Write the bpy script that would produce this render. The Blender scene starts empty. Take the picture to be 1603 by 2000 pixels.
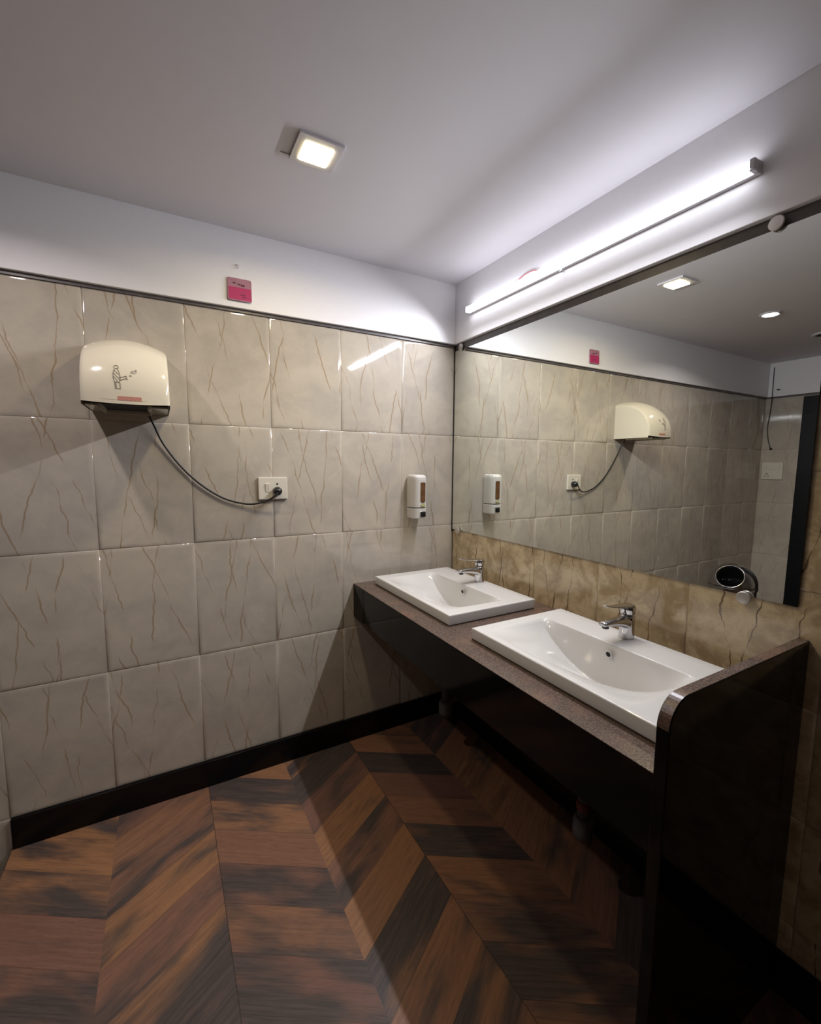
import bpy, bmesh, math, random
from mathutils import Vector, Matrix

# ------------------------------------------------------------------ scene, camera, exposure
S = bpy.context.scene
C = S.collection
S.view_settings.view_transform = 'Standard'
S.view_settings.look = 'None'
S.view_settings.gamma = 1.0
S.view_settings.use_curve_mapping = False
S.view_settings.exposure = 0.17

CX, CY, CZ = -1.3104, -1.8789, 1.3331
YAW, PITCH, ROLL, FPX = 0.51214, -0.10830, 0.0066952, 854.39
cam_data = bpy.data.cameras.new('camera')
cam = bpy.data.objects.new('camera', cam_data)
C.objects.link(cam)
S.camera = cam
cam_data.sensor_fit = 'HORIZONTAL'
cam_data.sensor_width = 36.0
cam_data.lens = 36.0 * FPX / 1603.0
cam_data.clip_start = 0.02
_f = Vector((math.sin(YAW) * math.cos(PITCH), math.cos(YAW) * math.cos(PITCH), math.sin(PITCH)))
_r = Vector((math.cos(YAW), -math.sin(YAW), 0))
_u = _r.cross(_f)
_r2 = math.cos(ROLL) * _r + math.sin(ROLL) * _u
_u2 = math.cos(ROLL) * _u - math.sin(ROLL) * _r
cam.matrix_world = Matrix(((_r2.x, _u2.x, -_f.x, CX), (_r2.y, _u2.y, -_f.y, CY), (_r2.z, _u2.z, -_f.z, CZ), (0, 0, 0, 1)))

W = bpy.data.worlds.new('world')
S.world = W
W.use_nodes = True
W.node_tree.nodes['Background'].inputs[0].default_value = (0.5, 0.48, 0.52, 1)
W.node_tree.nodes['Background'].inputs[1].default_value = 0.02

TUBE_EMIT = 8.0
PANEL_EMIT = 18.0
SPOT_EMIT = 6.0


def area_lamp(name, loc, direction, sx, sy, watts, col, spread, parent_later=None):
    ld = bpy.data.lights.new(name, 'AREA')
    ld.shape = 'RECTANGLE'; ld.size = sx; ld.size_y = sy
    ld.energy = watts; ld.color = col; ld.spread = math.radians(spread)
    o = bpy.data.objects.new(name, ld)
    C.objects.link(o)
    d = Vector(direction).normalized()
    zx = -d
    xx = Vector((0, 1, 0)) if abs(d.y) < 0.5 else Vector((1, 0, 0))
    yy = zx.cross(xx).normalized(); xx = yy.cross(zx).normalized()
    o.matrix_world = Matrix(((xx.x, yy.x, zx.x, loc[0]), (xx.y, yy.y, zx.y, loc[1]), (xx.z, yy.z, zx.z, loc[2]), (0, 0, 0, 1)))
    return o


# light given off by the tube (thrown forward and down), the square lamp and the round lamp
area_lamp('tube_lamp', (-0.060, -0.725, 2.046), (-1.0, 0.0, -1.0), 1.13, 0.022, 15.0, (0.91, 0.915, 1.0), 143)
area_lamp('square_lamp', (-0.893, -0.578, 2.197), (0, 0, -1), 0.078, 0.076, 3.8, (1.0, 0.82, 0.50), 165)
area_lamp('round_lamp', (-1.793, -0.599, 2.199), (0, 0, -1), 0.05, 0.05, 4.6, (1.0, 0.90, 0.88), 150)

# ------------------------------------------------------------------ room measures (metres)
TW, TH, Z0 = 0.3048, 0.457, 0.1087      # tile width, tile height, skirting top
ZT = 1.919                              # top of the tiling
ZB = 1.928                              # bottom of the white band
ZC = 2.209                              # ceiling
BP = 0.02                               # how far the white band stands out
XC = -3.294                             # wall with the door
YB = -4.4                               # wall behind the camera
XS, ZL = -1.832, -0.13                  # edge of the raised floor, level of the lower floor
CT, XF = 0.776, -0.559                  # counter top, counter front
YE = -1.451                             # inner face of the upright end slab
RND = random.Random(4)


# ------------------------------------------------------------------ node helpers
class NT:
    def __init__(s, name):
        s.m = bpy.data.materials.new(name)
        s.m.use_nodes = True
        s.t = s.m.node_tree
        s.b = s.t.nodes['Principled BSDF']

    def n(s, kind, **kw):
        nd = s.t.nodes.new(kind)
        for k, v in kw.items():
            setattr(nd, k, v)
        return nd

    def put(s, sock, v):
        if isinstance(v, bpy.types.NodeSocket):
            s.t.links.new(v, sock)
        elif isinstance(v, (tuple, list)):
            sock.default_value = tuple(v) + ((1,) if len(v) == 3 and len(sock.default_value) == 4 else ())
        else:
            sock.default_value = v

    def math(s, op, a, b=0.0, c=0.0, clamp=False):
        nd = s.n('ShaderNodeMath', operation=op, use_clamp=clamp)
        s.put(nd.inputs[0], a); s.put(nd.inputs[1], b); s.put(nd.inputs[2], c)
        return nd.outputs[0]

    def coord(s):
        tc = s.n('ShaderNodeTexCoord')
        sp = s.n('ShaderNodeSeparateXYZ')
        s.t.links.new(tc.outputs['Object'], sp.inputs[0])
        return tc.outputs['Object'], sp.outputs[0], sp.outputs[1], sp.outputs[2]

    def comb(s, x, y, z=0.0):
        nd = s.n('ShaderNodeCombineXYZ')
        s.put(nd.inputs[0], x); s.put(nd.inputs[1], y); s.put(nd.inputs[2], z)
        return nd.outputs[0]

    def noise(s, vec=None, scale=5, detail=3, rough=0.5, dim='3D', w=None, dist=0.0):
        nd = s.n('ShaderNodeTexNoise', noise_dimensions=dim)
        if vec is not None: s.put(nd.inputs['Vector'], vec)
        if w is not None: s.put(nd.inputs['W'], w)
        nd.inputs['Scale'].default_value = scale
        nd.inputs['Detail'].default_value = detail
        nd.inputs['Roughness'].default_value = rough
        nd.inputs['Distortion'].default_value = dist
        return nd.outputs['Fac']

    def ss(s, x, lo, hi, a=0.0, b=1.0):
        nd = s.n('ShaderNodeMapRange', interpolation_type='SMOOTHSTEP')
        s.put(nd.inputs[0], x)
        nd.inputs[1].default_value = lo; nd.inputs[2].default_value = hi
        nd.inputs[3].default_value = a; nd.inputs[4].default_value = b
        return nd.outputs[0]

    def mix(s, f, a, b, mode='MIX'):
        nd = s.n('ShaderNodeMix', data_type='RGBA', blend_type=mode)
        s.put(nd.inputs[0], f); s.put(nd.inputs[6], a); s.put(nd.inputs[7], b)
        return nd.outputs[2]

    def bump(s, h, strength=0.1, dist=0.01):
        nd = s.n('ShaderNodeBump')
        nd.inputs['Strength'].default_value = strength
        nd.inputs['Distance'].default_value = dist
        s.put(nd.inputs['Height'], h)
        s.t.links.new(nd.outputs[0], s.b.inputs['Normal'])

    def set(s, **kw):
        for k, v in kw.items():
            s.put(s.b.inputs[k.replace('_', ' ')], v)
        return s.m


def plain(name, col, rough=0.5, metal=0.0, var=0.06, scale=30, bump=0.0, **kw):
    t = NT(name)
    co = t.coord()[0]
    nz = t.noise(co, scale, 4)
    c2 = tuple(max(0, c * (1 - 2 * var)) for c in col)
    t.set(Base_Color=t.mix(nz, col, c2), Roughness=rough, Metallic=metal)
    if bump: t.bump(nz, bump, 0.002)
    for k, v in kw.items(): t.put(t.b.inputs[k.replace('_', ' ')], v)
    return t.m


def emitter(name, col, strength):
    t = NT(name)
    t.set(Base_Color=(0.8, 0.8, 0.8), Roughness=0.5)
    t.put(t.b.inputs['Emission Color'], col)
    t.b.inputs['Emission Strength'].default_value = strength
    return t.m


def tile_mat(name, axis, u0, v0, tw, th, base, base2, vein, width, strength, blotch, rough=0.12, lines=None, fade=(0.40, 0.54), mott=1.0, pale_amt=0.35, jit=0.62):
    """glazed stone-look tile; every tile carries its own print of thin wandering veins"""
    t = NT(name)
    co, x, y, z = t.coord()
    a = x if axis == 'x' else y
    U = t.math('DIVIDE', t.math('SUBTRACT', a, u0), tw)
    V = t.math('DIVIDE', t.math('SUBTRACT', z, v0), th)
    iu, iv = t.math('FLOOR', U), t.math('FLOOR', V)
    fu, fv = t.math('FRACT', U), t.math('FRACT', V)
    wn = t.n('ShaderNodeTexWhiteNoise', noise_dimensions='2D')
    t.put(wn.inputs['Vector'], t.comb(iu, iv))
    sp = t.n('ShaderNodeSeparateColor')
    t.t.links.new(wn.outputs['Color'], sp.inputs[0])
    r, g, b = sp.outputs[0], sp.outputs[1], sp.outputs[2]
    seed = t.math('MULTIPLY', r, 37.0)
    total = None
    lines = lines or ((0.14, 0.50, 0.20), (0.48, 0.30, 0.22), (0.70, -0.16, 0.20), (0.92, 0.55, 0.18), (0.30, -0.30, 0.18))
    for i, (a0, sl, amp) in enumerate(lines):
        sv = t.math('ADD', seed, 3.7 * i)
        n1 = t.noise(dim='1D', w=t.math('ADD', t.math('MULTIPLY', fv, 1.0), sv), scale=1.25, detail=6, rough=0.60)
        mid = t.math('ADD', t.math('ADD', a0 , t.math('MULTIPLY', t.math('SUBTRACT', (r, g, b)[i % 3], 0.5), jit)),
                     t.math('ADD', t.math('MULTIPLY', t.math('SUBTRACT', 0.5, fv), sl), t.math('MULTIPLY', t.math('SUBTRACT', n1, 0.5), amp * 1.15)))
        d = t.math('ABSOLUTE', t.math('SUBTRACT', fu, mid))
        n2 = t.noise(dim='1D', w=t.math('ADD', t.math('MULTIPLY', fv, 1.0), t.math('ADD', sv, 11.3)), scale=2.2, detail=2)
        wd = t.math('MULTIPLY', t.ss(n2, 0.40, 0.66, 0.22, 1.0), width)
        m = t.math('SUBTRACT', 1.0, t.math('DIVIDE', d, wd), clamp=True)
        m = t.math('MULTIPLY', m, t.ss(n2, *fade))
        # soft stain beside the vein
        total = m if total is None else t.math('MAXIMUM', total, m)
    vmask = t.math('MULTIPLY', t.math('POWER', total, 0.8), strength, clamp=True)
    vec = t.comb(t.math('ADD', a, t.math('MULTIPLY', seed, 1.3)), z, seed)
    b1 = t.noise(vec, 5.5 * mott, 6, 0.62, dist=0.6)
    b2 = t.noise(vec, 22 * mott, 5, 0.6)
    bl = t.math('ADD', t.math('MULTIPLY', b1, 0.75), t.math('MULTIPLY', b2, 0.25))
    col = t.mix(t.ss(bl, 0.5 - blotch, 0.5 + blotch), base, base2)
    pale = t.ss(t.noise(vec, 9 * mott, 7, 0.7, dist=1.2), 0.60, 0.78, 0.0, pale_amt)
    col = t.mix(pale, col, tuple(min(1, c * 1.22) for c in base))
    col = t.mix(vmask, col, vein)
    t.set(Base_Color=col, Roughness=rough)
    t.b.inputs['Specular IOR Level'].default_value = 0.8
    t.bump(t.noise(co, 7, 3), 0.05, 0.006)
    return t.m


# ------------------------------------------------------------------ materials
M = {}
M['tile'] = tile_mat('grey_beige_tile', 'x', 0.0, Z0, TW, TH, (0.530, 0.475, 0.392), (0.430, 0.388, 0.330), (0.270, 0.165, 0.060), 0.0125, 0.72, 0.16, 0.05)
M['tile_c'] = tile_mat('grey_beige_tile_far', 'y', 0.0, Z0, TW, TH, (0.530, 0.475, 0.392), (0.430, 0.388, 0.330), (0.235, 0.155, 0.10), 0.0085, 0.60, 0.20, 0.05)
M['tile_b'] = tile_mat('golden_tile', 'y', -1.197, 0.757, TW, 0.283, (0.64, 0.52, 0.335), (0.40, 0.30, 0.175), (0.075, 0.034, 0.012), 0.014, 0.96, 0.11, 0.14,
                       lines=((0.20, 0.10, 0.16), (0.66, -0.14, 0.18), (0.47, 0.2, 0.14)), fade=(0.30, 0.42), mott=1.9, pale_amt=0.7, jit=0.36)
M['grout'] = plain('grout', (0.33, 0.29, 0.24), 0.8)
M['paint'] = plain('white_paint', (0.86, 0.85, 0.87), 0.55, var=0.02, scale=60, bump=0.06)
M['ceil'] = plain('ceiling_paint', (0.755, 0.745, 0.79), 0.6, var=0.02, scale=14, bump=0.04)
M['black_granite'] = plain('black_granite', (0.007, 0.0065, 0.0065), 0.09, var=0.3, scale=220, Specular_IOR_Level=0.2)
M['trim'] = plain('shaded_trim', (0.15, 0.132, 0.135), 0.35, var=0.35, scale=26)  # dark tone holds the shade below the white bands
M['skirting'] = plain('skirting_granite', (0.006, 0.0055, 0.006), 0.2, var=0.3, scale=200, Specular_IOR_Level=0.3)
M['ceramic'] = plain('white_ceramic', (0.62, 0.61, 0.585), 0.10, var=0.01, scale=6)
M['chrome'] = plain('chrome', (0.62, 0.61, 0.62), 0.09, 1.0, var=0.04, scale=40)
M['steel'] = plain('stainless_steel', (0.52, 0.52, 0.53), 0.18, 1.0, var=0.05, scale=20)
M['black_plastic'] = plain('black_plastic', (0.012, 0.012, 0.013), 0.3, var=0.1)
M['cable'] = plain('black_cable', (0.01, 0.01, 0.011), 0.45)
M['void'] = plain('dark_hollow', (0.004, 0.004, 0.004), 0.8)
M['ivory'] = plain('ivory_plastic', (0.62, 0.575, 0.46), 0.1, var=0.02, scale=8)
M['plate'] = plain('switch_plastic', (0.66, 0.62, 0.52), 0.25, var=0.02)
M['white_plastic'] = plain('white_plastic', (0.62, 0.60, 0.56), 0.25, var=0.02)
M['fixture_white'] = plain('fixture_white', (0.62, 0.60, 0.63), 0.4, var=0.02)
M['amber'] = plain('amber_window', (0.20, 0.10, 0.045), 0.12, var=0.3, scale=40)
M['logo_green'] = plain('logo_green', (0.36, 0.36, 0.10), 0.3)
M['logo_pale'] = plain('logo_pale', (0.60, 0.58, 0.35), 0.3)
M['pink'] = plain('magenta_board', (0.50, 0.030, 0.14), 0.65, var=0.12, scale=30)
M['pale_pink'] = plain('pale_pink_board', (0.42, 0.20, 0.26), 0.65, var=0.08, scale=30)
M['ink'] = plain('dark_ink', (0.17, 0.04, 0.08), 0.5)
M['ink_grey'] = plain('grey_ink', (0.16, 0.13, 0.09), 0.5)
M['ink_pale'] = plain('pale_ink', (0.38, 0.34, 0.30), 0.5)
M['red_print'] = plain('red_print', (0.62, 0.25, 0.20), 0.4, var=0.2, scale=300)
M['red_wire'] = plain('red_wire', (0.40, 0.04, 0.04), 0.4)
M['white_wire'] = plain('white_wire', (0.5, 0.48, 0.52), 0.4)
M['door_frame'] = plain('black_door_frame', (0.007, 0.008, 0.010), 0.4, var=0.2, Specular_IOR_Level=0.25)
M['door'] = plain('dark_door', (0.03, 0.02, 0.016), 0.35, var=0.3, scale=12)
M['grey_pipe'] = plain('grey_pvc', (0.10, 0.10, 0.10), 0.35)
M['red_hose'] = plain('red_hose', (0.12, 0.025, 0.025), 0.4)
M['stud_cap'] = plain('stud_cap', (0.66, 0.62, 0.58), 0.22, 0.6)
M['seal'] = plain('dark_seal', (0.012, 0.011, 0.010), 0.5)
M['caulk'] = plain('dirty_caulk', (0.05, 0.028, 0.018), 0.7, var=0.4, scale=90)
M['tube_glow'] = emitter('tube_glow', (0.92, 0.92, 1.0), TUBE_EMIT)
M['panel_glow'] = emitter('panel_glow', (1.0, 0.86, 0.52), PANEL_EMIT)
M['spot_glow'] = emitter('spot_glow', (1.0, 0.90, 0.90), SPOT_EMIT)

# mirror glass: slightly green and absorbing
t = NT('mirror_glass')
t.set(Base_Color=(0.90, 0.92, 0.865), Metallic=1.0, Roughness=0.006)
M['mirror'] = t.m

# brown granite of the worktop
t = NT('brown_granite')
co, x, y, z = t.coord()
sp1 = t.noise(co, 260, 3, 0.7)
sp2 = t.noise(co, 9, 5, 0.6)
sp3 = t.noise(co, 60, 3, 0.6)
col = t.mix(t.ss(sp1, 0.38, 0.66), (0.050, 0.033, 0.026), (0.150, 0.105, 0.080))
col = t.mix(t.ss(sp2, 0.45, 0.7, 0, 0.55), col, (0.17, 0.095, 0.065))
col = t.mix(t.ss(sp3, 0.55, 0.75, 0, 0.5), col, (0.055, 0.042, 0.040))
t.set(Base_Color=col, Roughness=0.27)
M['brown_granite'] = t.m

# wood-look chevron floor tiles
t = NT('chevron_floor')
co, x, y, z = t.coord()
P = 0.62
tri = t.math('MULTIPLY', t.math('ABSOLUTE', t.math('SUBTRACT', t.math('FRACT', t.math('ADD', t.math('DIVIDE', t.math('ADD', x, 1.21), P), 0.5)), 0.5)), P)
v = t.math('ADD', y, t.math('MULTIPLY', tri, 0.63))
PL = 0.1555
vv = t.math('DIVIDE', t.math('ADD', v, 0.095), PL)
row = t.math('FLOOR', vv)
side = t.math('FLOOR', t.math('DIVIDE', t.math('ADD', x, 1.21), P / 2))
fr = t.math('FRACT', vv)
wn = t.n('ShaderNodeTexWhiteNoise', noise_dimensions='2D')
t.put(wn.inputs['Vector'], t.comb(side, row))
sc = t.n('ShaderNodeSeparateColor'); t.t.links.new(wn.outputs['Color'], sc.inputs[0])
r1, r2 = sc.outputs[0], sc.outputs[1]
sd = t.math('MULTIPLY', r1, 23.0)
grain = t.noise(t.comb(t.math('MULTIPLY', tri, 7.0), t.math('MULTIPLY', v, 95.0), sd), 1.0, 5, 0.65, dist=0.8)
fine = t.noise(t.comb(t.math('MULTIPLY', tri, 30.0), t.math('MULTIPLY', v, 420.0), sd), 1.0, 3, 0.6)
smoke = t.noise(t.comb(t.math('MULTIPLY', tri, 5.0), t.math('MULTIPLY', v, 11.0), sd), 1.0, 3, 0.5, dist=0.3)
warm = t.mix(r2, (0.315, 0.155, 0.072), (0.190, 0.096, 0.072))
warm = t.mix(t.ss(grain, 0.3, 0.7), warm, t.mix(0.4, warm, (0.10, 0.05, 0.03)))
dark = t.mix(t.ss(grain, 0.3, 0.7), (0.090, 0.066, 0.056), (0.050, 0.040, 0.038))
dk = t.ss(t.math('ADD', smoke, t.math('MULTIPLY', t.math('SUBTRACT', r1, 0.5), 0.50)), 0.36, 0.68)
col = t.mix(dk, warm, dark)
col = t.mix(t.ss(fine, 0.52, 0.7, 0, 0.35), col, (0.03, 0.018, 0.012))
edge = t.math('MINIMUM', fr, t.math('SUBTRACT', 1.0, fr))
col = t.mix(t.ss(edge, 0.0, 0.014, 0.45, 0.0), col, (0.02, 0.013, 0.01))
joint = t.math('LESS_THAN', tri, 0.0012)
col = t.mix(t.math('MULTIPLY', joint, 0.7), col, (0.02, 0.014, 0.012))
t.set(Base_Color=col, Roughness=t.ss(fine, 0.3, 0.7, 0.30, 0.42), Specular_IOR_Level=0.35)
t.bump(t.math('ADD', grain, t.math('MULTIPLY', fine, 0.6)), 0.22, 0.0015)
M['floor'] = t.m


# ------------------------------------------------------------------ mesh helpers
def box(bm, x0, x1, y0, y1, z0, z1):
    v = [bm.verts.new((x, y, z)) for z in (z0, z1) for y in (y0, y1) for x in (x0, x1)]
    for f in ((0, 2, 3, 1), (4, 5, 7, 6), (0, 1, 5, 4), (2, 6, 7, 3), (0, 4, 6, 2), (1, 3, 7, 5)):
        bm.faces.new([v[i] for i in f])
    return v


def finish(name, bm, mat, parent=None, bevel=0.0, seg=2, smooth=False, loc=None):
    bmesh.ops.recalc_face_normals(bm, faces=bm.faces)
    me = bpy.data.meshes.new(name)
    if loc is not None:
        bmesh.ops.translate(bm, vec=-Vector(loc), verts=bm.verts)
    bm.to_mesh(me); bm.free()
    mats = mat if isinstance(mat, (list, tuple)) else [mat]
    for m in mats: me.materials.append(m)
    if smooth:
        for p in me.polygons: p.use_smooth = True
    o = bpy.data.objects.new(name, me)
    C.objects.link(o)
    if parent is not None:
        o.parent = parent
        if loc is not None: o.location = loc
    elif loc is not None:
        o.location = loc
    if bevel:
        md = o.modifiers.new('bevel', 'BEVEL')
        md.width = bevel; md.segments = seg; md.limit_method = 'ANGLE'; md.angle_limit = math.radians(40)
        md.harden_normals = False
    return o


def struct(o):
    o['kind'] = 'structure'
    return o


def thing(name, label, cat, loc, group=None):
    o = bpy.data.objects.new(name, None)
    C.objects.link(o)
    o.empty_display_size = 0.05
    o.location = loc
    tag(o, label, cat, group)
    return o


def tag(o, label, cat, group=None):
    o['label'] = label; o['category'] = cat
    if group: o['group'] = group
    return o


def tube(bm, pts, r, seg=12, cap=True, flat=None):
    """sweep a circle along points; r a number or a list; flat=(a,b) scales the section"""
    pts = [Vector(p) for p in pts]
    rs = r if isinstance(r, (list, tuple)) else [r] * len(pts)
    rings = []
    up = None
    for i, p in enumerate(pts):
        d = (pts[min(i + 1, len(pts) - 1)] - pts[max(i - 1, 0)]).normalized()
        if up is None:
            up = Vector((0, 0, 1)) if abs(d.z) < 0.9 else Vector((0, 1, 0))
        a = d.cross(up).normalized()
        b = a.cross(d).normalized()
        up = b
        fa, fb = flat if flat else (1, 1)
        rings.append([bm.verts.new(p + a * rs[i] * fa * math.cos(2 * math.pi * k / seg) + b * rs[i] * fb * math.sin(2 * math.pi * k / seg)) for k in range(seg)])
    for A, B in zip(rings, rings[1:]):
        for k in range(seg):
            bm.faces.new((A[k], A[(k + 1) % seg], B[(k + 1) % seg], B[k]))
    if cap:
        bm.faces.new(rings[0][::-1]); bm.faces.new(rings[-1])


def lathe(bm, prof, centre, axis='z', seg=32):
    """prof = [(radius, height)...] turned about an axis through centre"""
    cx, cy, cz = centre
    rings = []
    for r, h in prof:
        ring = []
        for k in range(seg):
            a = 2 * math.pi * k / seg
            c, s = math.cos(a) * max(r, 1e-5), math.sin(a) * max(r, 1e-5)
            if axis == 'z': co = (cx + c, cy + s, cz + h)
            elif axis == 'y': co = (cx + c, cy + h, cz + s)
            else: co = (cx + h, cy + c, cz + s)
            ring.append(bm.verts.new(co))
        rings.append(ring)
    for A, B in zip(rings, rings[1:]):
        for k in range(seg):
            bm.faces.new((A[k], A[(k + 1) % seg], B[(k + 1) % seg], B[k]))
    bm.faces.new(rings[0][::-1]); bm.faces.new(rings[-1])


def spline(pts, n=8):
    """Catmull-Rom through points"""
    P = [Vector(p) for p in pts]
    P = [2 * P[0] - P[1]] + P + [2 * P[-1] - P[-2]]
    out = []
    for i in range(1, len(P) - 2):
        for k in range(n):
            s = k / n
            a, b, c, d = P[i - 1], P[i], P[i + 1], P[i + 2]
            out.append(0.5 * ((2 * b) + (c - a) * s + (2 * a - 5 * b + 4 * c - d) * s * s + (3 * b - a - 3 * c + d) * s ** 3))
    out.append(P[-2])
    return out


def tiles(bm, us, vs, place, clip=None):
    """grid of cushion-edged tiles; place(u, v, depth) -> point; depth 0 is the front"""
    for i in range(len(us) - 1):
        for j in range(len(vs) - 1):
            u0, u1, v0, v1 = us[i], us[i + 1], vs[j], vs[j + 1]
            if u1 - u0 < 0.012 or v1 - v0 < 0.012: continue
            if clip and clip(u0, u1, v0, v1): continue
            tu, tv = RND.uniform(-1, 1) * 0.0012, RND.uniform(-1, 1) * 0.0012
            um, vm = (u0 + u1) / 2, (v0 + v1) / 2
            prev = None
            for g, d in ((0.0003, 0.0030), (0.0009, 0.0022), (0.0030, 0.0014), (0.0065, 0.0006), (0.0110, 0.0001), (0.0135, 0.0), (0.0142, 0.0)):
                q = [(u0 + g, v0 + g), (u1 - g, v0 + g), (u1 - g, v1 - g), (u0 + g, v1 - g)]
                ring = [bm.verts.new(place(a, b, d + (a - um) * tu + (b - vm) * tv)) for a, b in q]
                if prev:
                    for k in range(4):
                        bm.faces.new((prev[k], prev[(k + 1) % 4], ring[(k + 1) % 4], ring[k])).material_index = 0
                prev = ring
            bm.faces.new(prev)


def frange(a, b, step):
    out = [a]
    while out[-1] + step < b - 1e-4: out.append(out[-1] + step)
    out.append(b)
    return out


# ------------------------------------------------------------------ the room
bm = bmesh.new()
box(bm, XS, 0.1, YB, 0.1, -0.16, 0.0)
struct(finish('floor', bm, M['floor']))
bm = bmesh.new()
box(bm, XC - 0.1, XS, YB, 0.1, ZL - 0.03, ZL)
struct(finish('floor', bm, M['floor']))
bm = bmesh.new()
# ceiling with the square cut-out of the recessed lamp
hx0, hx1, hy0, hy1 = -0.981, -0.842, -0.628, -0.528
x0, x1, y0, y1 = XC - 0.1, 0.1, YB, 0.1
box(bm, x0, hx0, y0, y1, ZC, ZC + 0.06)
box(bm, hx1, x1, y0, y1, ZC, ZC + 0.06)
box(bm, hx0, hx1, y0, hy0, ZC, ZC + 0.06)
box(bm, hx0, hx1, hy1, y1, ZC, ZC + 0.06)
box(bm, hx0 - .01, hx1 + .01, hy0 - .01, hy1 + .01, ZC + 0.003, ZC + 0.05)
struct(finish('ceiling', bm, M['ceil']))

# left wall (tiled, with the dryer) - runs on past the raised floor
rows_a = [ZL - TH + 0.2, Z0 - 0.0, Z0 + TH, Z0 + 2 * TH, Z0 + 3 * TH, ZT]
cols_a = sorted({round(-k * TW, 5) for k in range(0, 11)} | {XC})
bm = bmesh.new()
tiles(bm, cols_a, rows_a[1:], lambda u, v, d: (u, d, v))
low = [u for u in cols_a if u <= -6 * TW + 1e-3]
tiles(bm, low, [ZL, Z0], lambda u, v, d: (u, d, v))
left = struct(finish('wall_left', bm, M['tile'], smooth=True))
bm = bmesh.new()
box(bm, XC - 0.1, 0.0, 0.0029, 0.1, ZL, ZC)
finish('wall_core', bm, M['grout'], left)
# right wall (golden tiles behind mirror and basins)
cols_b = sorted({round(-1.197 + k * TW, 5) for k in range(-12, 4)} | {0.0, YB})
cols_b = [c for c in cols_b if YB <= c <= 0]
bm = bmesh.new()
tiles(bm, cols_b, [Z0, 0.191, 0.474, 0.757, 1.040, 1.323, 1.606, ZT - 0.03, ZB + 0.02], lambda u, v, d: (d, u, v))
right = struct(finish('wall_right', bm, M['tile_b'], smooth=True))
bm = bmesh.new()
box(bm, 0.0029, 0.1, YB, 0.1, 0, ZC)
finish('wall_core', bm, M['grout'], right)
# far wall with the door (seen in the mirror)
DY0, DY1, DZ = -0.265, -1.16, 1.905
cols_c = sorted({round(-k * TW, 5) for k in range(0, 11)} | {YB, DY0, DY1})
bm = bmesh.new()
tiles(bm, cols_c, [ZL, Z0, Z0 + TH, Z0 + 2 * TH, Z0 + 3 * TH, ZT], lambda u, v, d: (XC - d, u, v),
      clip=lambda a, b, c, e: a > DY1 - 0.01 and b < DY0 + 0.01 and True)
far = struct(finish('wall_far', bm, M['tile_c'], smooth=True))
bm = bmesh.new()
box(bm, XC - 0.1, XC - 0.0029, DY0, 0.1, ZL, ZC)
box(bm, XC - 0.1, XC - 0.0029, YB, DY1, ZL, ZC)
box(bm, XC - 0.1, XC - 0.0029, DY1, DY0, DZ, ZC)
finish('wall_core', bm, M['grout'], far)
# wall behind the camera
bm = bmesh.new()
tiles(bm, cols_a, [ZL, Z0, Z0 + TH, Z0 + 2 * TH, Z0 + 3 * TH, ZT], lambda u, v, d: (u, YB - d, v))
back = struct(finish('wall_back', bm, M['tile'], smooth=True))
bm = bmesh.new()
box(bm, XC - 0.1, 0.1, YB - 0.1, YB - 0.0029, ZL, ZC)
finish('wall_core', bm, M['grout'], back)

# plastered white bands above the tiles
for i, b in enumerate(((XC, 0.0, -BP, 0.0), (-BP, 0.0, YB, -BP), (XC, XC + BP, YB, -BP), (XC, 0.0, YB, YB + BP))):
    bm = bmesh.new()
    box(bm, b[0], b[1], b[2], b[3], ZB, ZC + 0.001)
    struct(finish('trim_%d' % (i + 1), bm, M['paint'], bevel=0.002))
# narrow trim strips; shade under the bands is put into their dark colour
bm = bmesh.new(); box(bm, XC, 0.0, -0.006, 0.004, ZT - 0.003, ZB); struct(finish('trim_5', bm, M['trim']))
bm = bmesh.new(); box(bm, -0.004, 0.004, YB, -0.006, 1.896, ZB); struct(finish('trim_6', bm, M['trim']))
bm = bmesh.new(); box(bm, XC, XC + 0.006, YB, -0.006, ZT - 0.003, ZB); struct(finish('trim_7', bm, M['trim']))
# skirtings
bm = bmesh.new(); box(bm, -6 * TW + 0.002, 0.0, -0.012, 0.004, 0.0, Z0); struct(finish('baseboard_left', bm, M['skirting'], bevel=0.0015))
bm = bmesh.new(); box(bm, -0.012, 0.004, YB, -0.0125, 0.0, Z0); struct(finish('baseboard_right', bm, M['skirting'], bevel=0.0015))
# dark silicone line in the corner beside the mirror
bm = bmesh.new(); box(bm, -0.0085, -0.0005, -0.009, -0.0005, 0.99, ZB - 0.003); struct(finish('trim_8', bm, M['seal']))

# door in the far wall
bm = bmesh.new()
box(bm, XC - 0.09, XC + 0.012, DY0 - 0.10, DY0, ZL, DZ)
box(bm, XC - 0.09, XC + 0.012, DY1, DY1 + 0.10, ZL, DZ)
box(bm, XC - 0.09, XC + 0.012, DY1 + 0.10, DY0 - 0.10, DZ - 0.10, DZ)
frame = struct(finish('door_1', bm, M['door_frame'], bevel=0.003))
bm = bmesh.new()
box(bm, XC - 0.055, XC - 0.015, DY1 + 0.105, DY0 - 0.105, ZL + 0.005, DZ - 0.105)
finish('door_leaf', bm, M['door'], frame, bevel=0.003)
bm = bmesh.new()
tube(bm, [(XC - 0.015, DY0 - 0.13, 0.88), (XC + 0.03, DY0 - 0.13, 0.88), (XC + 0.03, DY0 - 0.13, 1.04), (XC - 0.015, DY0 - 0.13, 1.04)], 0.008)
finish('door_handle', bm, M['chrome'], frame, smooth=True)

# ------------------------------------------------------------------ vanity counter
ct = thing('vanity_counter', 'long brown granite washbasin counter with black front apron along mirror wall', 'counter', (-0.28, -0.74, 0.0))


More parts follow.
